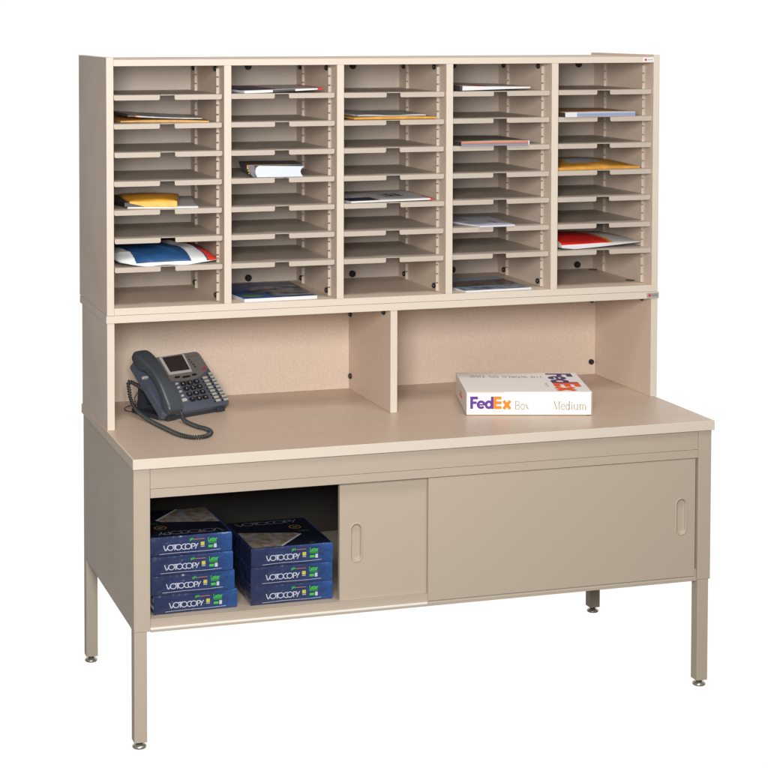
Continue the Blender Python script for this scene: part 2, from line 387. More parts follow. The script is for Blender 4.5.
def make_shelf():
    bm = bmesh.new(); wd = 10.95; n0, n1 = 4.62, 6.12; t = .06
    # deck with shallow notch at the front middle
    poly = [(0, .42), (n0, .42), (n0 + .2, .62), (n1 - .2, .62), (n1, .42), (wd, .42), (wd, 13.7), (0, 13.7)]
    prism(bm, poly, -t, 0, bev=0)
    r = .16
    for a, b in ((0.0, n0), (n1, wd)):
        pl = [(a, .0), (b, .0)]
        for k in range(6): an = R(0 - 90 * k / 5); pl.append((b - r + r * math.cos(an), -.50 + r + r * math.sin(an)))
        for k in range(6): an = R(-90 - 90 * k / 5); pl.append((a + r + r * math.cos(an), -.50 + r + r * math.sin(an)))
        prism(bm, pl[::-1], .36, .42, T=lambda u, v, ww: (u, ww, v), bev=0)
    bmesh.ops.recalc_face_normals(bm, faces=bm.faces)
    return link('shelf', bm, STEEL, sorter)
s0 = make_shelf(); first = True
for (xa, xb) in BAYS:
    for z in ZK:
        o = s0 if first else copy_part(s0, sorter); first = False
        o.location = Vector((xa + (xb - xa - 10.95) / 2 + random.uniform(-.04, .04), random.uniform(-.03, .03), z - SO[2] + random.uniform(-.02, .02))) * S
# slotted uprights
def make_standard(sgn):
    bm = bmesh.new(); pitch = 2.833 / 3; z = 12.12
    box(bm, 0, .05 * sgn, 0, .55, 12.1, 35.88, bev=0) if sgn > 0 else box(bm, -.05, 0, 0, .55, 12.1, 35.88, bev=0)
    while z + .8 < 35.88:
        if sgn > 0: box(bm, .052, .30, 0, .07, z, z + .80, bev=.015)
        else: box(bm, -.30, -.052, 0, .07, z, z + .80, bev=.015)
        z += pitch
    return link('slotted_upright', bm, STRIP, sorter, (0, 0, SO[2]))
std = {1: make_standard(1), -1: make_standard(-1)}; used = {1: False, -1: False}
for (xa, xb) in BAYS:
    for y in (1.95, 11.0):
        for sgn, x in ((-1, xb - .002), (1, xa + .012)):
            o = copy_part(std[sgn], sorter) if used[sgn] else std[sgn]; used[sgn] = True
            o.location = Vector((x, y, 0)) * S
for x in (18.3, 30.2, 42.0, 57.3): 
    for z in (12.55, 35.45): screw(sorter, (x, 14.05, z), (0, -1, 0), SO, .44)
for x in DV:
    for y, z in ((3.1, 12.55), (12.1, 12.6), (3.3, 35.55), (12.5, 35.4)): screw(sorter, (x + .012, y, z), (-1, 0, 0), SO, .34)
for y in (3.8, 12.8):
    bm = bmesh.new(); cyl(bm, (58.7, y, 12.1), (0, 0, 1), .5, .06, 24); link('floor_plug', bm, BLACK, sorter, SO)
sticker(sorter, 58.02, 59.28, 35.98, 36.46, -.014, LABW, SO)

# ================================================================== mail in the sorter
def lerp(a, b, t): return a + (b - a) * t
def flat(name, label, cat, quad, z, top, mats, pick=None, bottom=None, nu=28, nv=20, group='mail lying in the sorter', wav=0, parent=None, seed=1):
    """Closed slab over quad FL,FR,BR,BL; top(u,v)/bottom(u,v) heights above z; pick(u,v,side) -> material slot"""
    bm = bmesh.new(); bottom = bottom or (lambda u, v: 0.0); pick = pick or (lambda u, v, s: 0)
    FL, FR, BR, BL = [Vector(q) for q in quad]
    org = (FL.x + (BR.x - FL.x) / 2, (FL.y + BR.y) / 2, z)
    def xy(u, v): return lerp(lerp(FL, FR, u), lerp(BL, BR, u), v)
    T = [[None] * (nv + 1) for _ in range(nu + 1)]; B = [[None] * (nv + 1) for _ in range(nu + 1)]
    for i in range(nu + 1):
        for j in range(nv + 1):
            u, v = i / nu, j / nv; p = xy(u, v)
            b = bottom(u, v); t = max(b + .012, top(u, v))
            T[i][j] = bm.verts.new((p.x, p.y, z + .006 + t)); B[i][j] = bm.verts.new((p.x, p.y, z + .006 + b))
    for i in range(nu):
        for j in range(nv):
            f = bm.faces.new((T[i][j], T[i + 1][j], T[i + 1][j + 1], T[i][j + 1])); f.smooth = True; f.material_index = pick((i + .5) / nu, (j + .5) / nv, 0)
            f = bm.faces.new((B[i][j + 1], B[i + 1][j + 1], B[i + 1][j], B[i][j])); f.smooth = True; f.material_index = pick((i + .5) / nu, (j + .5) / nv, 4)
    for i in range(nu):
        f = bm.faces.new((B[i][0], B[i + 1][0], T[i + 1][0], T[i][0])); f.material_index = pick((i + .5) / nu, 0, 1)
        f = bm.faces.new((T[i][nv], T[i + 1][nv], B[i + 1][nv], B[i][nv])); f.material_index = pick((i + .5) / nu, 1, 2)
    for j in range(nv):
        f = bm.faces.new((B[0][j + 1], B[0][j], T[0][j], T[0][j + 1])); f.material_index = pick(0, (j + .5) / nv, 3)
        f = bm.faces.new((B[nu][j], B[nu][j + 1], T[nu][j + 1], T[nu][j])); f.material_index = pick(1, (j + .5) / nv, 5)
    o = link(name, bm, mats, parent, org); 
    if not parent: o.location = Vector(org) * S; tag(o, label, cat, group)
    return o
def puff(h, e=.04, k=.5): return lambda u, v: e + h * (max(0, 16 * u * (1 - u) * v * (1 - v)) ** k)
def slab(h): return lambda u, v: h
Z = lambda k: ZK[k] if k < 7 else 12.073
# column 1, second pigeonhole: manila envelope with a white catalogue on it
flat('manila_envelope', 'thin manila envelope under a white catalogue in the upper left pigeonhole', 'envelope',
     [(2.2, 3.7), (10.75, 1.5), (11.5, 9), (1.3, 12.8)], Z(1), lambda u, v: .12 + .10 * math.sin(u * 3.1) + .25 * (1 - u) * v, [MANILA], bottom=lambda u, v: .22 * (1 - u) * v)
CAT1 = mat('catalogue_cover', (205, 203, 200), .35, rgb2=(150, 153, 160), nscale=30)
CHAR = mat('charcoal_cover', (62, 59, 60), .5)
flat('catalogue', 'white glossy catalogue with a dark curled-up left side, lying on the thin manila envelope', 'catalogue',
     [(3.0, 4.1), (10.2, 2.2), (11.1, 9), (1.2, 12.6)], Z(1) + .27, lambda u, v: .12 + .3 * (1 - u) ** 2 + .22 * v * (1 - u), [CAT1, CHAR, ORANGE],
     pick=lambda u, v, s: 1 if u < .12 else (2 if .12 < u < .16 else 0), bottom=lambda u, v: .03 + .24 * (1 - u) ** 2 + .22 * v * (1 - u))
# column 1, fifth: white sheet, black folder, yellow padded envelope
flat('document_sheet', 'white sheet sticking out below the yellow padded envelope', 'paper', [(2.5, 1.9), (9.4, .6), (11.2, 10.5), (4.2, 12)], Z(4), slab(.13), [WHITE])
flat('black_folder', 'black folder spine sticking out left of the yellow padded envelope', 'folder', [(2.3, 2.4), (4.3, 2.0), (4.9, 10.5), (.95, 12)], Z(4) + .15, slab(.38), [BLACK, CHAR], pick=lambda u, v, s: 1 if s == 0 else 0)
flat('padded_envelope', 'bright yellow padded envelope lying on a white sheet and black folder', 'envelope', [(2.7, 1.9), (7.3, .9), (9.3, 8.6), (3.2, 10)], Z(4) + .55, puff(.38, .12, .45), [YELLOW],
     bottom=lambda u, v: -.38 + .36 * max(0, 1 - u * 3))
# column 1, seventh: plastic mailing bag
BAGB = mat('blue_plastic', (36, 78, 125), .28, bump=.5, bscale=35); BAGN = mat('dark_blue_plastic', (32, 38, 68), .3, bump=.4, bscale=35)
BAGW = mat('white_plastic', (225, 228, 230), .28, bump=.5, bscale=40); BAGR = mat('red_plastic', (225, 65, 45), .3, bump=.5, bscale=40)
def bagpick(u, v, s):
    if s in (4,): return 2
    if s == 1: return 2
    if v < .012: return 2
    if u < .17 - .10 * v: return 2
    e = .72 - .5 * (v ** 1.3)
    if u < e: return 0
    if u < e + .16 - .05 * v: return 2
    if u < .90 - .35 * v: return 0 if v < .5 else 1
    return 3
def bagtop(u, v):
    b = max(0, 4 * u * (1 - u)) ** .42 * (1 - math.exp(-v * 9)) ** 1.0
    w_ = abs(math.sin(u * 9 + v * 5 + 1.2 * math.sin(v * 4))); w2 = abs(math.sin(u * 17 - v * 8 + 2 * math.sin(u * 5)))
    return .20 + 1.74 * b * (1 - .25 * v) + (.13 * (1 - w_) ** 3 - .07 * w2 ** 4) * b + .04 * math.sin(u * 23 + v * 9) * b
flat('mailing_bag', 'bulging blue, white and red plastic mailing bag filling its pigeonhole', 'mailing bag',
     [(1.35, .55), (11.75, 1.25), (11.8, 12), (.95, 12)], Z(6), bagtop, [BAGB, BAGN, BAGW, BAGR], pick=bagpick,
     bottom=lambda u, v: .02 + .5 * (2 * u - 1) ** 4 + .05 * math.sin(u * 17), nu=200, nv=110)
# column 2
flat('white_mailer', 'white flat mailer with a navy corner and small red tip in the top row', 'envelope',
     [(14.35, 1.2), (22.6, 1.0), (23.3, 11.5), (12.9, 11.0)], Z(0), lambda u, v: .26 + .22 * u + .2 * (1 - u) * v, [WHITE, NAVY, RED, CHAR],
     pick=lambda u, v, s: (2 if u > .93 else (1 if (v > .1 and u < .42 and s == 0) else (2 if v > .1 and u < .46 and s == 0 else (3 if s == 1 and .35 < u < .65 else 0)))),
     bottom=lambda u, v: .03 + .34 * u ** 1.5 + .15 * v * (1 - u))
BOOKC = mat('shaded_book_cover', (112, 106, 108), .5, rgb2=(88, 84, 90), nscale=90); GOLD = mat('gold_stamping', (190, 145, 60), .35, metal=.4)  # cover grey has the shade of the pigeonhole mixed into its colour
PAGES = mat('page_edges', (202, 210, 222), .6, noise=.06, nscale=900)
def book():
    x0, x1 = 14.6, 20.85
    t = empty('thick_book', 'thick white-paged book in a dark cover with gold lines', 'book', (17.5, .6, Z(3)), R(-7), 'mail lying in the sorter')
    bm = bmesh.new()  # page block seen from its foot: rounded spine side, hollow fore edge
    pl = [(-1.95, .08), (2.78, .08)] + [(2.78 - .28 * math.sin(math.pi * k / 8), .08 + 1.02 * k / 8) for k in range(1, 8)] + [(2.86, 1.12), (-1.75, 1.22)] + [(-1.95 - .18 * math.sin(math.pi * k / 8), 1.2 - 1.12 * k / 8) for k in range(1, 8)]
    prism(bm, pl, -.05, -5.6, T=lambda u, v, ww: (u, -ww, v)); bmesh.ops.recalc_face_normals(bm, faces=bm.faces); link('page_block', bm, PAGES, t)
    bm = bmesh.new(); box(bm, -2.95, 2.9, .12, 5.7, 1.225, 1.29, bev=.02); box(bm, -1.95, 2.8, .07, 5.7, .0, .07, bev=.02)
    pl = [(-2.0, .02), (-2.35, .1), (-2.65, .4), (-2.85, .8), (-3.0, 1.25), (-2.2, 1.22), (-2.1, .2)]
    prism(bm, pl, -.1, -5.7, T=lambda u, v, ww: (u, -ww, v)); bmesh.ops.recalc_face_normals(bm, faces=bm.faces); c = link('cover', bm, BOOKC, t)
    bm = bmesh.new()
    box(bm, -2.95, 1.6, .10, .16, 1.292, 1.315, bev=0); box(bm, -2.98, -2.9, .06, .09, .9, 1.28, bev=0)
    for k in range(3): cyl(bm, (-2.78 - .05 * k, .07, .45 + .27 * k), (0, 1, 0), .06, .03, 10)
    link('gold_line', bm, GOLD, c)
book()
MAG1 = mat('landscape_cover', (60, 95, 150), .3, rgb2=(25, 40, 80), nscale=14); MAG1B = mat('photo_cover', (150, 150, 155), .3, rgb2=(50, 42, 45), nscale=26); BLUE = mat('blue_print', (35, 85, 150), .3); GREEN = mat('green_print', (95, 125, 70), .3)
def magpick(u, v, s):
    if s in (1,): return 0
    if s == 3: return 0
    if v < .36 and u < .42: return 4 if (u - .2) ** 2 / .02 + (v - .18) ** 2 / .006 < 1 else 3
    return 2 if ((u > .32 and v < .75) and v > .1) else 1
flat('magazine', 'glossy magazine with blue landscape cover in the bottom row', 'magazine', [(14.1, .35), (21.9, .75), (22.1, 11.3), (13.0, 11)], Z(7), slab(.34), [WHITE, MAG1, MAG1B, BLUE, GREEN], pick=magpick, group='mail lying in the sorter', nu=40, nv=40)
# column 3
flat('manila_envelope', 'long orange manila envelope under grey papers in the third column', 'envelope', [(26.0, 1.2), (34.9, .9), (35.3, 11), (24.7, 10)], Z(1), lambda u, v: .2 + .1 * math.sin(u * 3) + .3 * (1 - u) * v, [MANILA], bottom=lambda u, v: .04 + .3 * (1 - u) * v)
flat('grey_papers', 'loose grey papers lying on the long orange manila envelope', 'papers', [(26.6, 1.9), (33.9, 1.4), (34.6, 10), (25.0, 10.5)], Z(1) + .31, lambda u, v: .13 + .05 * math.sin(u * 9) + .22 * (1 - u) * v, [CAT1, GREY], pick=lambda u, v, s: 1 if s == 1 else 0, bottom=lambda u, v: .02 + .2 * (1 - u) * v)
flat('white_mailer', 'large white mailer with navy left corner in the fifth pigeonhole down', 'envelope',
     [(25.6, .9), (34.6, .9), (34.9, 11), (24.7, 8)], Z(4), lambda u, v: .16 + .12 * u, [WHITE, NAVY, RED],
     pick=lambda u, v, s: 2 if u > .95 and v < .3 else (1 if s == 0 and (u < .36 and .06 < v < .5 - .2 * u) else (2 if s == 0 and u < .39 and .06 < v < .45 else (1 if s == 0 and .55 < u < .78 and .38 < v < .7 and math.sin(u * 60) + math.sin(v * 47) > -.5 else 0))),
     bottom=lambda u, v: .02 + .1 * u, nu=50, nv=40)
# column 4
flat('rolled_catalogue', 'white catalogue with red and purple print and dark left edge, top row', 'catalogue',
     [(37.6, 1.2), (45.6, 1.3), (46.6, 11), (36.6, 9)], Z(0), lambda u, v: .52 + .2 * (1 - u) * v - .15 * u, [WHITE, RED, NAVY, CHAR],
     pick=lambda u, v, s: 3 if u < .05 else (1 if .24 < u < .4 and v < .4 and s in (0,) else (2 if .4 < u < .46 and v < .4 and s == 0 else (1 if s == 0 and u < .3 and v > .4 else 0))), bottom=lambda u, v: .05 + .18 * u)
def striped(name, cols_, wz=.0):
    m = bpy.data.materials.new(name); m.use_nodes = True; t = m.node_tree; b = t.nodes['Principled BSDF']
    tcn = t.nodes.new('ShaderNodeTexCoord'); sp = t.nodes.new('ShaderNodeSeparateXYZ'); t.links.new(tcn.outputs['Object'], sp.inputs[0])
    mp = t.nodes.new('ShaderNodeMapRange'); mp.inputs['From Min'].default_value = 0; mp.inputs['From Max'].default_value = .62 * S
    t.links.new(sp.outputs['Z'], mp.inputs['Value']); r = t.nodes.new('ShaderNodeValToRGB'); t.links.new(mp.outputs[0], r.inputs[0])
    e = r.color_ramp.elements; n = len(cols_)
    while len(e) < n: e.new(.5)
    for k, c in enumerate(cols_): e[k].position = k / (n - 1); e[k].color = lin(c)
    t.links.new(r.outputs[0], b.inputs['Base Color']); return m
STR1 = striped('coloured_page_edges', [(140, 120, 155), (150, 145, 165), (105, 115, 125), (170, 125, 110), (200, 115, 98), (205, 150, 130), (175, 155, 145), (130, 138, 108)])
STR2 = striped('blue_page_edges', [(165, 150, 165), (150, 155, 180), (130, 148, 182), (148, 165, 192), (185, 192, 202), (190, 155, 120)])
TAN = mat('tan_cover', (200, 150, 105), .4); OLIVE = mat('dull_cover', (120, 118, 100), .4)
flat('paper_pad', 'pad with pink, orange and violet page edges in the fourth column', 'pad', [(37.35, .15), (45.0, .1), (45.2, 9), (36.5, 9)], Z(2), lambda u, v: .46 + .05 * math.sin(u * 3), [OLIVE, STR1, WHITE, CHAR],
     pick=lambda u, v, s: 2 if (s == 5 or (s == 1 and u > .98)) else (3 if s == 3 else (1 if s == 1 else 0)), nu=60)
LILAC = mat('lilac_paper', (205, 208, 225), .45)
flat('folded_letter', 'pale lilac folded letter lying slanted in the fourth column', 'letter', [(39.5, .12), (43.5, .3), (44.2, 9), (37.0, 9)], Z(5), lambda u, v: .14 + .04 * v, [LILAC, RED, GREY],
     pick=lambda u, v, s: 1 if s == 0 and abs(u - .72) < .05 and .25 < v < .5 and math.sin(v * 70) > 0 else (2 if s == 0 and v > .55 and u < .45 else 0), nu=40, nv=40)
MAG2 = mat('people_cover', (150, 160, 180), .3, rgb2=(60, 60, 85), nscale=35); MAG3 = mat('warm_cover', (140, 115, 110), .3, rgb2=(70, 60, 65), nscale=45); LBLUE = mat('pale_blue_print', (140, 175, 200), .35)
flat('magazine', 'thin magazine with pale blue and brown cover, bottom row of fourth column', 'magazine', [(38.0, .3), (45.6, .7), (45.5, 9.5), (36.9, 8.5)], Z(7), slab(.18), [WHITE, MAG2, MAG3, LBLUE],
     pick=lambda u, v, s: 0 if s in (1, 3, 5) or v < .03 else (1 if v < .25 else (3 if v < .36 else (2 if v < .8 else 3))), nu=40, nv=40)
# column 5
flat('paper_pad', 'booklet with blue page edges, tan cover and white spine block in the fifth column', 'booklet', [(49.1, .15), (57.35, .35), (57.6, 9), (48.35, 9)], Z(1), lambda u, v: .48 + .05 * math.sin(u * 3), [TAN, STR2, WHITE, CHAR],
     pick=lambda u, v, s: 2 if (s != 3 and (u < .16) and v < .1) or s == 5 else (3 if s == 3 else (1 if s == 1 else 0)), nu=60)
flat('padded_envelope', 'wide golden padded envelope with a pale address label in the fifth column', 'envelope', [(48.6, 1.0), (58.6, 1.6), (58.9, 12), (48.4, 11.5)], Z(3), lambda u, v: .2 + .66 * (16 * u * (1 - u) * v * (1 - v)) ** .7, [MANILA, GREY],
     pick=lambda u, v, s: 1 if s == 0 and .26 < u < .62 and .16 < v < .5 else 0, bottom=lambda u, v: .12 * v * (1 - v), nu=40, nv=30)
flat('padded_envelope', 'red and white padded mailer with an orange stripe in the lower right pigeonhole', 'envelope', [(49.2, .9), (58.9, 2.0), (59.0, 12), (48.35, 10)], Z(6), lambda u, v: .36 + .95 * (4 * v * (1 - v)) ** .55 * (1 - u) ** .5 + .16 * u, [WHITE, RED, ORANGE, YELLOW],
     pick=lambda u, v, s: 0 if s != 0 or v < .012 else (1 if u < .60 - .12 * v else (2 if u < .63 - .12 * v else (3 if u < .66 - .12 * v else 0))), bottom=lambda u, v: .03 + .42 * u ** 1.5 + .2 * (1 - min(1, u * 6)), nu=120, nv=100)

# ================================================================== shipping box on the table
BW, BH, BD = 12.9, 2.42, 10.3
bxr = empty('shipping_box', 'flat white courier box with purple and orange lettering on the tabletop', 'box', (36.62, -3.25, .016), R(-16.2))
CARD = mat('white_cardboard', (238, 237, 234), .45, bump=.03, bscale=120); KRAFT = mat('kraft_edge', (170, 130, 95), .7)
PURP = mat('lit_purple_ink', (88, 45, 145), .45); PURD = mat('shaded_purple_ink', (66, 38, 105), .45); ORA = mat('lit_orange_ink', (250, 130, 20), .45); ORD = mat('shaded_orange_ink', (245, 85, 15), .45); GRYI = mat('grey_ink', (150, 140, 128), .5)  # same inks twice: paler for the brightly lit front, darker elsewhere
bm = bmesh.new(); box(bm, 0, BW, 0.02, BD, .06, BH, bev=.05); body = link('carton', bm, CARD, bxr)
bm = bmesh.new(); box(bm, .0, .07, -.012, .018, .1, BH - .05, bev=0); box(bm, BW - .11, BW - .04, -.006, .018, .12, BH - .05, bev=0); box(bm, .1, 3.9, -.004, .02, BH - .05, BH - .02, bev=0); box(bm, .05, BW - .6, .1, BD - .1, 0.0, .058, bev=0)
link('flap_edge', bm, KRAFT, body)
front = lambda u, v, ww: (u, -.0 + .012 - ww, v)
A, B, W_ = fedex(); s = 1.27
fT = lambda u, v, ww: (.42 + u * s, .005 - ww, .68 + v * s)
for L_, m_ in ((A, PURP), (B, ORA)):
    bm = bmesh.new(); strokes(bm, L_, fT, z=.004 if m_ is PURP else .03); link('logo_lettering', bm, m_, body)
def words(txt, wd, x0, z0, h, T0, m):
    L_, w0 = serif(txt); bm = bmesh.new(); strokes(bm, L_, lambda u, v, ww: T0(x0 + u * wd / w0, z0 + v * h, ww), z=.004); link('lettering', bm, m, body)
fr = lambda u, v, ww: (u, .005 - ww, v)
words('Box', 1.5, 4.95, .62, .86, fr, GRYI); words('Medium', 3.45, 8.9, .60, .86, fr, GRYI)
bm = bmesh.new(); plain_text(bm, 'Express', lambda u, v, ww: (u, -.006, v), .2, 2.7, .38, 0, 0, width=1.05); link('lettering', bm, GRYI, body)
# top print: logo reads from the back to the front, slogan upside down
tT = lambda u, v, ww: (9.52 + v * 2.75, BD - .45 - u * 9.35 / 3.3, BH + .003 + ww)
for L_, m_ in ((A, PURD), (B, ORD)):
    bm = bmesh.new(); strokes(bm, L_, tT, z=.0 if m_ is PURD else .03); link('logo_lettering', bm, m_, body)
L_, w0 = serif('THE WORLD ON TIME'); bm = bmesh.new(); strokes(bm, L_, lambda u, v, ww: (9.0 - u * 7.9 / w0, 8.3 - v * .95, BH + .003 + ww)); link('lettering', bm, GRYI, body)
bm = bmesh.new(); plain_text(bm, 'Express', lambda u, v, ww: (8.7 + v, 4.6 - u, BH + .004), .5, 0, 0, 0, 0, width=1.9); link('lettering', bm, GRYI, body)
bm = bmesh.new(); box(bm, -.008, .0, 3.6, 6.2, .9, 1.15, bev=0); box(bm, -.008, .0, 4.0, 5.8, 1.3, 1.45, bev=0); link('side_print', bm, ORD, body)

# ================================================================== copy paper reams in the cabinet
def ream_mat(name, a, b, c):
    m = bpy.data.materials.new(name); m.use_nodes = True; t = m.node_tree; bs = t.nodes['Principled BSDF']
    tcn = t.nodes.new('ShaderNodeTexCoord'); sp = t.nodes.new('ShaderNodeSeparateXYZ'); t.links.new(tcn.outputs['Object'], sp.inputs[0])
    n = t.nodes.new('ShaderNodeTexNoise'); n.inputs['Scale'].default_value = 22; n.inputs['Detail'].default_value = 3; t.links.new(tcn.outputs['Object'], n.inputs['Vector'])
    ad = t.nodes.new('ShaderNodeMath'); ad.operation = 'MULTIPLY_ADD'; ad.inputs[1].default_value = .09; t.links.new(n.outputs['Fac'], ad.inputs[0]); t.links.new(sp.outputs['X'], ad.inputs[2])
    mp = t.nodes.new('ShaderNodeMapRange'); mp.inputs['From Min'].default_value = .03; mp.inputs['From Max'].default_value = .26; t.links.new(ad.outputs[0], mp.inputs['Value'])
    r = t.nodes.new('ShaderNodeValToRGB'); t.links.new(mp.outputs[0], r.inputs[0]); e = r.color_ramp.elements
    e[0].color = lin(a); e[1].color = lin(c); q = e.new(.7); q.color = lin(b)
    t.links.new(r.outputs[0], bs.inputs['Base Color']); bs.inputs['Roughness'].default_value = .22; bs.inputs['Coat Weight'].default_value = .7; bs.inputs['Coat Roughness'].default_value = .15
    v = t.nodes.new('ShaderNodeTexVoronoi'); v.feature = 'DISTANCE_TO_EDGE'; v.inputs['Scale'].default_value = 16; t.links.new(tcn.outputs['Object'], v.inputs['Vector'])
    n2 = t.nodes.new('ShaderNodeTexNoise'); n2.inputs['Scale'].default_value = 35; t.links.new(tcn.outputs['Object'], n2.inputs['Vector'])
    a2 = t.nodes.new('ShaderNodeMath'); a2.operation = 'ADD'; t.links.new(v.outputs['Distance'], a2.inputs[0]); t.links.new(n2.outputs['Fac'], a2.inputs[1])
    bp = t.nodes.new('ShaderNodeBump'); bp.inputs['Strength'].default_value = .6; bp.inputs['Distance'].default_value = .007; t.links.new(a2.outputs[0], bp.inputs['Height']); t.links.new(bp.outputs[0], bs.inputs['Normal'])
    return m
WRAP = ream_mat('blue_ream_wrap', (38, 46, 78), (40, 55, 96), (38, 80, 140))
WTXT = mat('white_ink', (185, 190, 202), .35); YSQ = mat('yellow_square', (190, 178, 75), .4); GRN = mat('bright_green_ink', (70, 175, 70), .4); ORL = mat('orange_brown_ink', (180, 120, 90), .4)
TOPD = mat('shaded_wrap_top', (20, 23, 36), .35); PIC = mat('desk_photo', (125, 125, 128), .35, rgb2=(108, 90, 66), nscale=44); TTXT = mat('silver_ink', (112, 116, 124), .35)  # ream-top wrap, picture and title colours darkened for the dim cabinet
RW, RH, RD = 8.15, 1.84, 9.2
def fold(bm, pts, y):
    prism(bm, pts, -y - .012, -y, T=lambda u, v, ww: (u, ww, v), bev=0)
def make_ream(seed, turned=False):
    from mathutils import noise
    t = empty('paper_ream', '', 'paper ream')
    bm = bmesh.new(); box(bm, 0, RW, 0, RD, .02, RH - .02, bev=.0)
    bmesh.ops.subdivide_edges(bm, edges=bm.edges[:], cuts=22, use_grid_fill=True)
    for v in bm.verts:   # paper block: softly bulging sides and wrinkled glossy wrap
        x, y, z = v.co; n = noise.noise(Vector((x * .9 + seed * 7, y * .7, z * 2.2))) ; n2 = noise.noise(Vector((x * 2.6 - seed * 3, y * 2, z * 5.5 + seed)))
        ez = min(z, RH - z) / (RH / 2)
        if y < .01: v.co.y += .045 * n + .03 * n2 * ez - .03 * ez + .07 * (1 - min(1, ez * 6)) 
        if x < .01: v.co.x += .04 * n + .05 * (1 - min(1, ez * 6))
        if x > RW - .01: v.co.x += .04 * n - .05 * (1 - min(1, ez * 6))
        if z > RH - .03: v.co.z += .014 * n
    body = link('wrapper', bm, WRAP, t, smooth=False)
    yf = -.085
    F = lambda u, v, ww: (u, yf - ww, v)
    # folded triangular ends of the wrap, a little proud of the face
    bm = bmesh.new(); q = random.Random(seed)
    fold(bm, [(.06, .1), (.95 + q.uniform(-.1, .2), .9 + q.uniform(-.15, .15)), (.06, RH - .15)], .065)
    bmesh.ops.recalc_face_normals(bm, faces=bm.faces); link('end_fold', bm, WRAP, body)
    bm = bmesh.new(); fold(bm, [(RW - .06, .12), (RW - .06, RH - .12), (RW - 1.0 - q.uniform(-.1, .25), .8 + q.uniform(-.2, .2))], .065)
    bmesh.ops.recalc_face_normals(bm, faces=bm.faces); link('end_fold', bm, WRAP, body)
    bm = bmesh.new(); L_, w0 = votocopy(.135); k = 3.35 / w0
    strokes(bm, L_, lambda u, v, ww: F(1.50 + u * k, .54 + v * .54, ww), z=.004); link('title_lettering', bm, WTXT, body)
    bm = bmesh.new(); strokes(bm, [([(1.1, .25 + q.uniform(-.03, .03)), (3.2, .29), (5.4, .26), (7.0, .30)], .028)], F, z=.004); link('seam_highlight', bm, LILAC, body)
    bm = bmesh.new(); box(bm, 5.08, 5.44, yf - .012, yf + .01, .80, 1.13, bev=0); link('yellow_square', bm, YSQ, body)
    bm = bmesh.new(); box(bm, 5.08, 5.44, yf - .012, yf + .01, .66, .74, bev=0); link('small_print', bm, GREY, body)
    bm = bmesh.new(); box(bm, 6.36, 6.62, yf - .02, yf + .01, .50, .86, bev=0); link('white_mark', bm, WTXT, body)
    bm = bmesh.new(); plain_text(bm, 'Letter', lambda u, v, ww: F(u, v, .012), .58, 5.80, 1.12, 0, 0, width=.88, bold=.035); link('green_lettering', bm, GRN, body)
    bm = bmesh.new(); plain_text(bm, 'pH', lambda u, v, ww: F(u, v, .012), .32, 4.02, 1.36, 0, 0, width=.36, bold=.04); link('green_mark', bm, GRN, body)
    bm = bmesh.new(); box(bm, 5.82, 6.28, yf - .012, yf + .01, .55, .78, bev=0); link('green_block', bm, GRN, body)
    bm = bmesh.new(); box(bm, 5.82, 6.62, yf - .010, yf + .01, .94, 1.06, bev=0); link('green_block', bm, GRN2, body)
    bm = bmesh.new(); box(bm, 4.44, 5.45, yf - .010, yf + .01, 1.40, 1.45, bev=0); link('orange_line', bm, ORL, body)
    # printed top
    D = lambda u, v, ww: (u, v, RH + .006 + ww)
    bm = bmesh.new(); prism(bm, [(.14, .12), (RW - .14, .12), (RW - .14, RD - .12), (.14, RD - .12)], -.002, .002, T=D); tp = link('top_print', bm, TOPD, t)
    if seed in (3, 6):
        bm = bmesh.new(); L_, w0 = votocopy(.09); k = 6.3 / w0; strokes(bm, L_, lambda u, v, ww: D(.7 + u * k, 7.6 + v * 1.0, ww), z=.006); link('title_lettering', bm, TTXT, tp)
        bm = bmesh.new(); prism(bm, [(.16, .14), (3.1, .14), (6.0, 3.6), (5.6, 4.1), (.16, 5.4)], .003, .008, T=D); link('photo_print', bm, PIC, tp)
        bm = bmesh.new(); strokes(bm, [([(3.1, .14), (6.0, 3.6)], .22)], D, z=.012); link('photo_edge', bm, GREY, tp)
        bm = bmesh.new(); strokes(bm, [(arc(6.2, 6.1, .55, .6, 0, 360, 24), .14)], D, z=.008); link('orange_ring', bm, RING, tp)
        bm = bmesh.new(); prism(bm, rrect(5.95, 6.45, 5.95, 6.2, .1), .004, .008, T=D); link('green_mark', bm, GRN2, tp)
        bm = bmesh.new(); plain_text(bm, 'Letter', lambda u, v, ww: D(u, v, .01), .5, 6.2, 4.5, 0, 0, width=1.0); link('green_lettering', bm, GRN2, tp)
        bm = bmesh.new(); plain_text(bm, 'pH', lambda u, v, ww: D(u, v, .01), .4, 6.0, .35, 0, 0, width=.4); link('green_mark', bm, GRN2, tp)
    if turned: tp.rotation_euler = (0, 0, math.pi); tp.location = Vector((RW, RD, 0)) * S
    return t
GRN2 = mat('dull_green_ink', (50, 130, 55), .4); RING = mat('dull_orange_ink', (150, 85, 45), .4)
zb = -15.155
spec = [('left', 0, 2.15, -10.95, 1.6), ('left', 1, 1.85, -11.05, 1.2), ('left', 2, 1.65, -11.15, .6), ('left', 3, 1.55, -11.2, .9),
        ('right', 0, 11.62, -10.8, -.2), ('right', 1, 11.58, -10.9, .3), ('right', 2, 11.60, -10.95, -.1)]
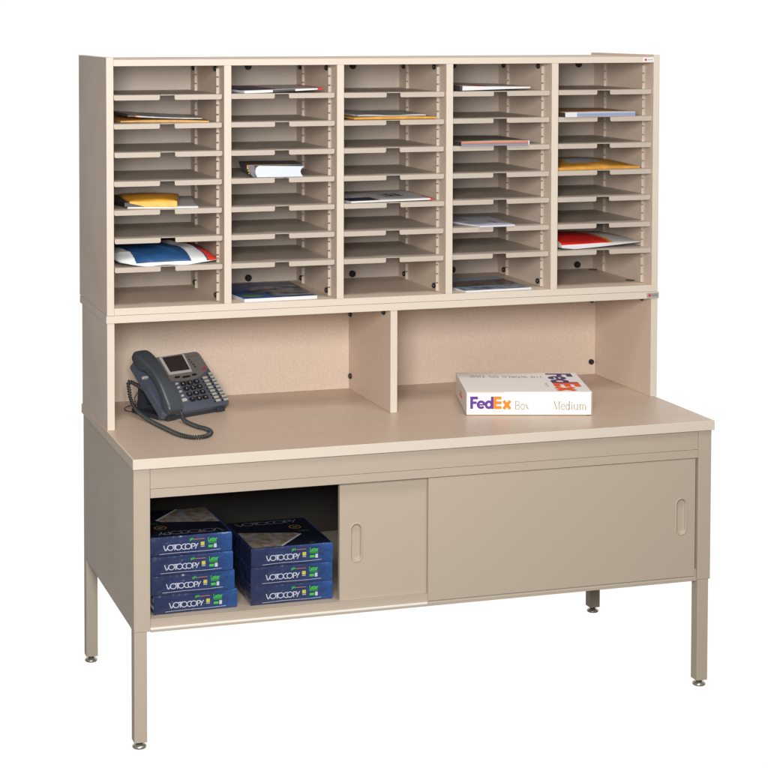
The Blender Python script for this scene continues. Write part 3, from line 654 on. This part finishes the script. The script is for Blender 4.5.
words_ = {('left', 0): 'bottom blue paper ream of the stack of four', ('left', 1): 'second blue paper ream from the bottom of the stack of four', ('left', 2): 'third blue paper ream from the bottom of the stack of four',
          ('left', 3): 'topmost blue paper ream of the stack of four, its top print upside down', ('right', 0): 'bottom blue paper ream of the stack of three by the sliding door',
          ('right', 1): 'middle blue paper ream of the stack of three by the sliding door', ('right', 2): 'topmost blue paper ream of the stack of three, its top print upright'}
for i, (sd, k, x, y, a) in enumerate(spec):
    o = make_ream(i, turned=(sd, k) == ('left', 3))
    o.location = Vector((x, y, zb + k * (RH + .012))) * S; o.rotation_euler = (0, 0, R(a))
    o['label'] = words_[(sd, k)]; o['group'] = 'blue reams of copy paper in the open cabinet'

# ================================================================== telephone
PO = Vector((6.23680, 2.20985, .016)); pyaw = 0.44296; tl = 0.716573; PW, PL = 8.8046, 7.167
phone = empty('desk_telephone', 'dark grey office telephone with display and coiled cord on the tabletop', 'telephone', PO, pyaw)
ct, stl = math.cos(tl), math.sin(tl); Z0 = .70
def FC(u, v, h): return (u, v * ct - h * stl, Z0 + v * stl + h * ct)   # face coordinates: across, up the slope, above it
PB = mat('blue_grey_plastic', (76, 83, 97), .38); PS = mat('silver_plastic', (118, 116, 114), .35, metal=.25); PR = mat('silver_rim', (190, 190, 194), .3, metal=.2); PD = mat('dark_stand_plastic', (42, 45, 52), .5)
PH = mat('charcoal_handset', (62, 70, 76), .33); LCD = mat('display_glass', (44, 40, 43), .15, spec=.6); KEY = mat('black_key', (24, 24, 26), .35); KW = mat('white_key', (176, 177, 168), .4); CORD = mat('cord_plastic', (46, 50, 52), .4)
# body: side profile in (v slope, down) swept across; slight crown at the upper end
bm = bmesh.new()
T1 = lambda u, v, ww: FC(u, v, ww)
poly = rrect(0, PW, 0, PL, .45)
prism(bm, poly, -.75, 0, T=T1, bev=.16)
housing = link('housing', bm, PB, phone)
bm = bmesh.new()
sil = [(3.0, 3.9), (3.6, 3.85), (4.9, 3.72), (6.3, 3.75), (7.2, 4.0), (7.9, 4.3), (8.72, 4.75), (8.74, 6.85), (8.55, 7.1), (3.0, 7.1), (2.3, 6.9), (2.3, 4.4)]
prism(bm, sil, .002, .06, T=T1, bev=.03); panel = link('upper_panel', bm, PS, phone)
bm = bmesh.new(); prism(bm, [(3.45, 4.7), (6.45, 4.66), (6.75, 7.0), (3.5, 7.05)], .062, .16, T=T1, bev=.05); rim = link('display_rim', bm, PR, phone)
bm = bmesh.new(); prism(bm, [(3.72, 4.98), (6.28, 4.92), (6.42, 6.93), (3.78, 6.94)], .162, .175, T=T1); link('display', bm, LCD, rim)
bm = bmesh.new()
for cx, cy, hw in ((4.24, 4.27, .34), (5.35, 4.14, .52), (6.47, 4.24, .32)): prism(bm, rrect(cx - hw, cx + hw, cy - .11, cy + .11, .1), .06, .13, T=T1, bev=.02)
link('display_keys', bm, KEY, housing)
bm = bmesh.new()
for cx, cy in ((7.03, 6.21), (7.09, 5.86), (7.15, 5.52), (7.19, 5.2)): prism(bm, rrect(cx - .08, cx + .08, cy - .1, cy + .1, .06), .06, .11, T=T1)
plain_text(bm, 'INTER-TEL', lambda u, v, ww: T1(u, v, .066), .2, 7.25, 6.52, 0, 0, width=1.15)
link('side_marks', bm, INK, housing)
bm = bmesh.new(); prism(bm, rrect(6.98, 7.14, 6.52, 6.68, .05), .06, .07, T=T1); link('blue_mark', bm, NAVY, housing)
bm = bmesh.new(); prism(bm, [(8.16 + .27 * math.cos(R(a)) - .05 * math.sin(R(a)), 4.79 + .13 * math.sin(R(a)) + .06 * math.cos(R(a))) for a in range(0, 360, 20)], .06, .12, T=T1, bev=.02); link('red_lamp', bm, mat('dull_red_lamp', (170, 50, 58), .4), phone)
keys = [(4.47, 3.35, '1'), (5.34, 3.35, '2'), (6.21, 3.35, '3'), (4.47, 2.68, '4'), (5.34, 2.68, '5'), (6.21, 2.68, '6'), (4.45, 1.97, '7'), (5.32, 1.97, '8'), (6.19, 1.97, '9'), (4.42, 1.27, '*'), (5.27, 1.27, '0'), (6.12, 1.27, '#')]
for cx, cy, d in keys:
    bm = bmesh.new(); prism(bm, rrect(cx - .33, cx + .33, cy - .23, cy + .23, .12), 0, .14, T=T1, bev=.04); kk = link('key', bm, KEY, phone)
    bm = bmesh.new(); plain_text(bm, d, lambda u, v, ww: T1(u, v, .146), .34, cx - .1, cy - .12, 0, 0, width=.2 if d != '1' else .1); link('digit', bm, KW, kk)
for cx, cy in ((3.73, 3.5), (3.67, 3.0), (3.6, 2.47), (3.53, 1.93)):
    bm = bmesh.new(); prism(bm, rrect(cx - .17, cx + .17, cy - .11, cy + .11, .08), 0, .1, T=T1, bev=.03); link('side_key', bm, KW, housing)
bm = bmesh.new(); prism(bm, rrect(3.16, 3.76, 1.2, 1.56, .1), 0, .1, T=T1, bev=.03); link('side_key', bm, KW, housing)
for xs, ys in ((7.62, [3.68 - .436 * k for k in range(8)]), (8.72, [4.08 - .436 * k for k in range(9)])):
    for k, yv in enumerate(ys):
        cx = xs - .02 * k - (.06 if xs > 8 else 0)
        bm = bmesh.new(); prism(bm, rrect(cx - .30, cx + .28, yv - .13, yv + .13, .05), 0, .07, T=T1, bev=.02); lk = link('line_key', bm, KW, phone)
        bm = bmesh.new(); prism(bm, rrect(cx - .56, cx - .38, yv - .14, yv + .02, .05), 0, .06, T=T1); link('indicator', bm, KEY, lk)
# handset: arch lying along the left of the face
def handset():
    bm = bmesh.new(); rings = []
    #  v, h_bottom, h_top, u_left, u_right
    prof = [(-.22, .30, .75, .35, 1.75), (-.12, .08, 1.0, .15, 1.95), (.35, .0, 1.16, .08, 2.0), (.95, .02, 1.28, .08, 2.0), (1.35, .35, 1.34, .12, 1.98), (1.9, .62, 1.45, .2, 1.92), (3.0, .80, 1.62, .28, 1.84), (4.2, .82, 1.70, .28, 1.84),
            (5.1, .66, 1.68, .2, 1.9), (5.5, .35, 1.64, .05, 1.95), (5.9, .0, 1.58, -.05, 2.0), (6.6, -.05, 1.45, -.08, 2.02), (7.3, .0, 1.2, -.05, 1.98), (7.65, .2, .98, .15, 1.85), (7.78, .4, .8, .4, 1.6)]
    for v, hb, ht, ul, ur in prof:
        cu, cw, hc, hh = (ul + ur) / 2, (ur - ul) / 2, (hb + ht) / 2, (ht - hb) / 2; ring = []
        for k in range(24):
            a = 2 * math.pi * k / 24; c, s_ = math.cos(a), math.sin(a); e = .42
            ring.append(bm.verts.new(FC(cu + cw * math.copysign(abs(c) ** e, c), v, hc + hh * math.copysign(abs(s_) ** e, s_))))
        rings.append(ring)
    for a, b in zip(rings, rings[1:]):
        for k in range(24): f = bm.faces.new((a[k], b[k], b[(k + 1) % 24], a[(k + 1) % 24])); f.smooth = True
    bm.faces.new(rings[0]); bm.faces.new(rings[-1][::-1]); bmesh.ops.recalc_face_normals(bm, faces=bm.faces)
    o = link('handset', bm, PH, phone)
    bv = o.modifiers.new('round', 'SUBSURF'); bv.levels = 1; bv.render_levels = 2
    return o
hs = handset()
bm = bmesh.new(); prism(bm, rrect(.0, .75, 4.72, 4.98, .08), 0, .16, T=T1, bev=.04); link('hook_switch', bm, KW, housing)
bm = bmesh.new(); lathe(bm, [(.16, -.06), (.2, 0), (.2, .12)], FC(1.75, -.18, .45)); link('cord_plug', bm, PD, hs)
# stand under the back, feet at the front
bm = bmesh.new()
prism(bm, [(.2, 1.2), (.9, .3), (8.0, .3), (8.2, 1.0), (7.8, 5.9), (.4, 5.9)], 0, .45, bev=.1)
prism(bm, [(1.4, 1.3), (7.4, 1.3), (7.4, 4.9), (1.4, 4.9)], .44, .9, bev=.05)
prism(bm, [(4.9, .44), (5.5, .44), (5.2, 4.1), (4.7, 4.1)], .8, 7.6, T=lambda u, v, ww: (ww, u, v))
bmesh.ops.recalc_face_normals(bm, faces=bm.faces)
link('stand', bm, PD, phone)
for fx in (.5, 7.0):
    bm = bmesh.new(); box(bm, fx, fx + 1.05, .02, .62, 0, .5, bev=.06); link('front_foot', bm, PD, phone)
# coiled cord
_q = Matrix.Rotation(pyaw, 3, 'Z') @ Vector(FC(.25, 4.1, -.85)) + Vector((PO.x, PO.y, 0))
path = [tuple(_q), (3.75, 7.25, 3.3), (3.7, 7.1, 2.4), (3.8, 6.6, 1.5), (4.1, 5.4, .7), (4.75, 2.6, .25), (5.45, -1.3, .24), (6.2, -4.6, .24), (7.32, -6.1, .24), (8.5, -5.9, .24), (9.35, -4.6, .24), (9.35, -3.0, .24), (8.72, -1.5, .24), (8.2, .6, .24), (7.98, 1.5, .5), (7.92, 1.75, 1.0)]
def cord():
    cc = spline(path, 14); bm = bmesh.new(); M = Matrix.Rotation(-pyaw, 3, 'Z')
    cc = [M @ (p - Vector((PO.x, PO.y, 0))) for p in cc]
    tube(bm, cc, .11, 8)
    # resample by length and wind the coil
    ds = [0]; 
    for a, b in zip(cc, cc[1:]): ds.append(ds[-1] + (b - a).length)
    tot = ds[-1]; pitch = .27; n = int(tot / pitch * 12); pts = []; j = 0; prev = None
    for k in range(n + 1):
        s_ = tot * k / n
        while j < len(ds) - 2 and ds[j + 1] < s_: j += 1
        t = (s_ - ds[j]) / max(1e-6, ds[j + 1] - ds[j]); p = cc[j].lerp(cc[j + 1], t); d = (cc[j + 1] - cc[j]).normalized()
        nn = d.orthogonal().normalized() if prev is None else (prev - d * prev.dot(d)).normalized(); prev = nn; b = d.cross(nn)
        a = 2 * math.pi * s_ / pitch; pts.append(p + (nn * math.cos(a) + b * math.sin(a)) * .145)
    tube(bm, pts, .085, 6)
    return link('coiled_cord', bm, CORD, phone)
cord()
bm = bmesh.new(); tube(bm, spline([(1.4, 5.6, .5), (1.0, 6.2, 1.2), (1.6, 6.0, 2.2), (2.6, 5.5, 3.0)], 8), .06, 8); tube(bm, spline([(.6, 5.4, .12), (.2, 6.2, .1), (.6, 7.4, .1), (1.8, 8.2, .1), (3.5, 8.3, .1)], 8), .05, 8); link('line_wire', bm, PD, phone)
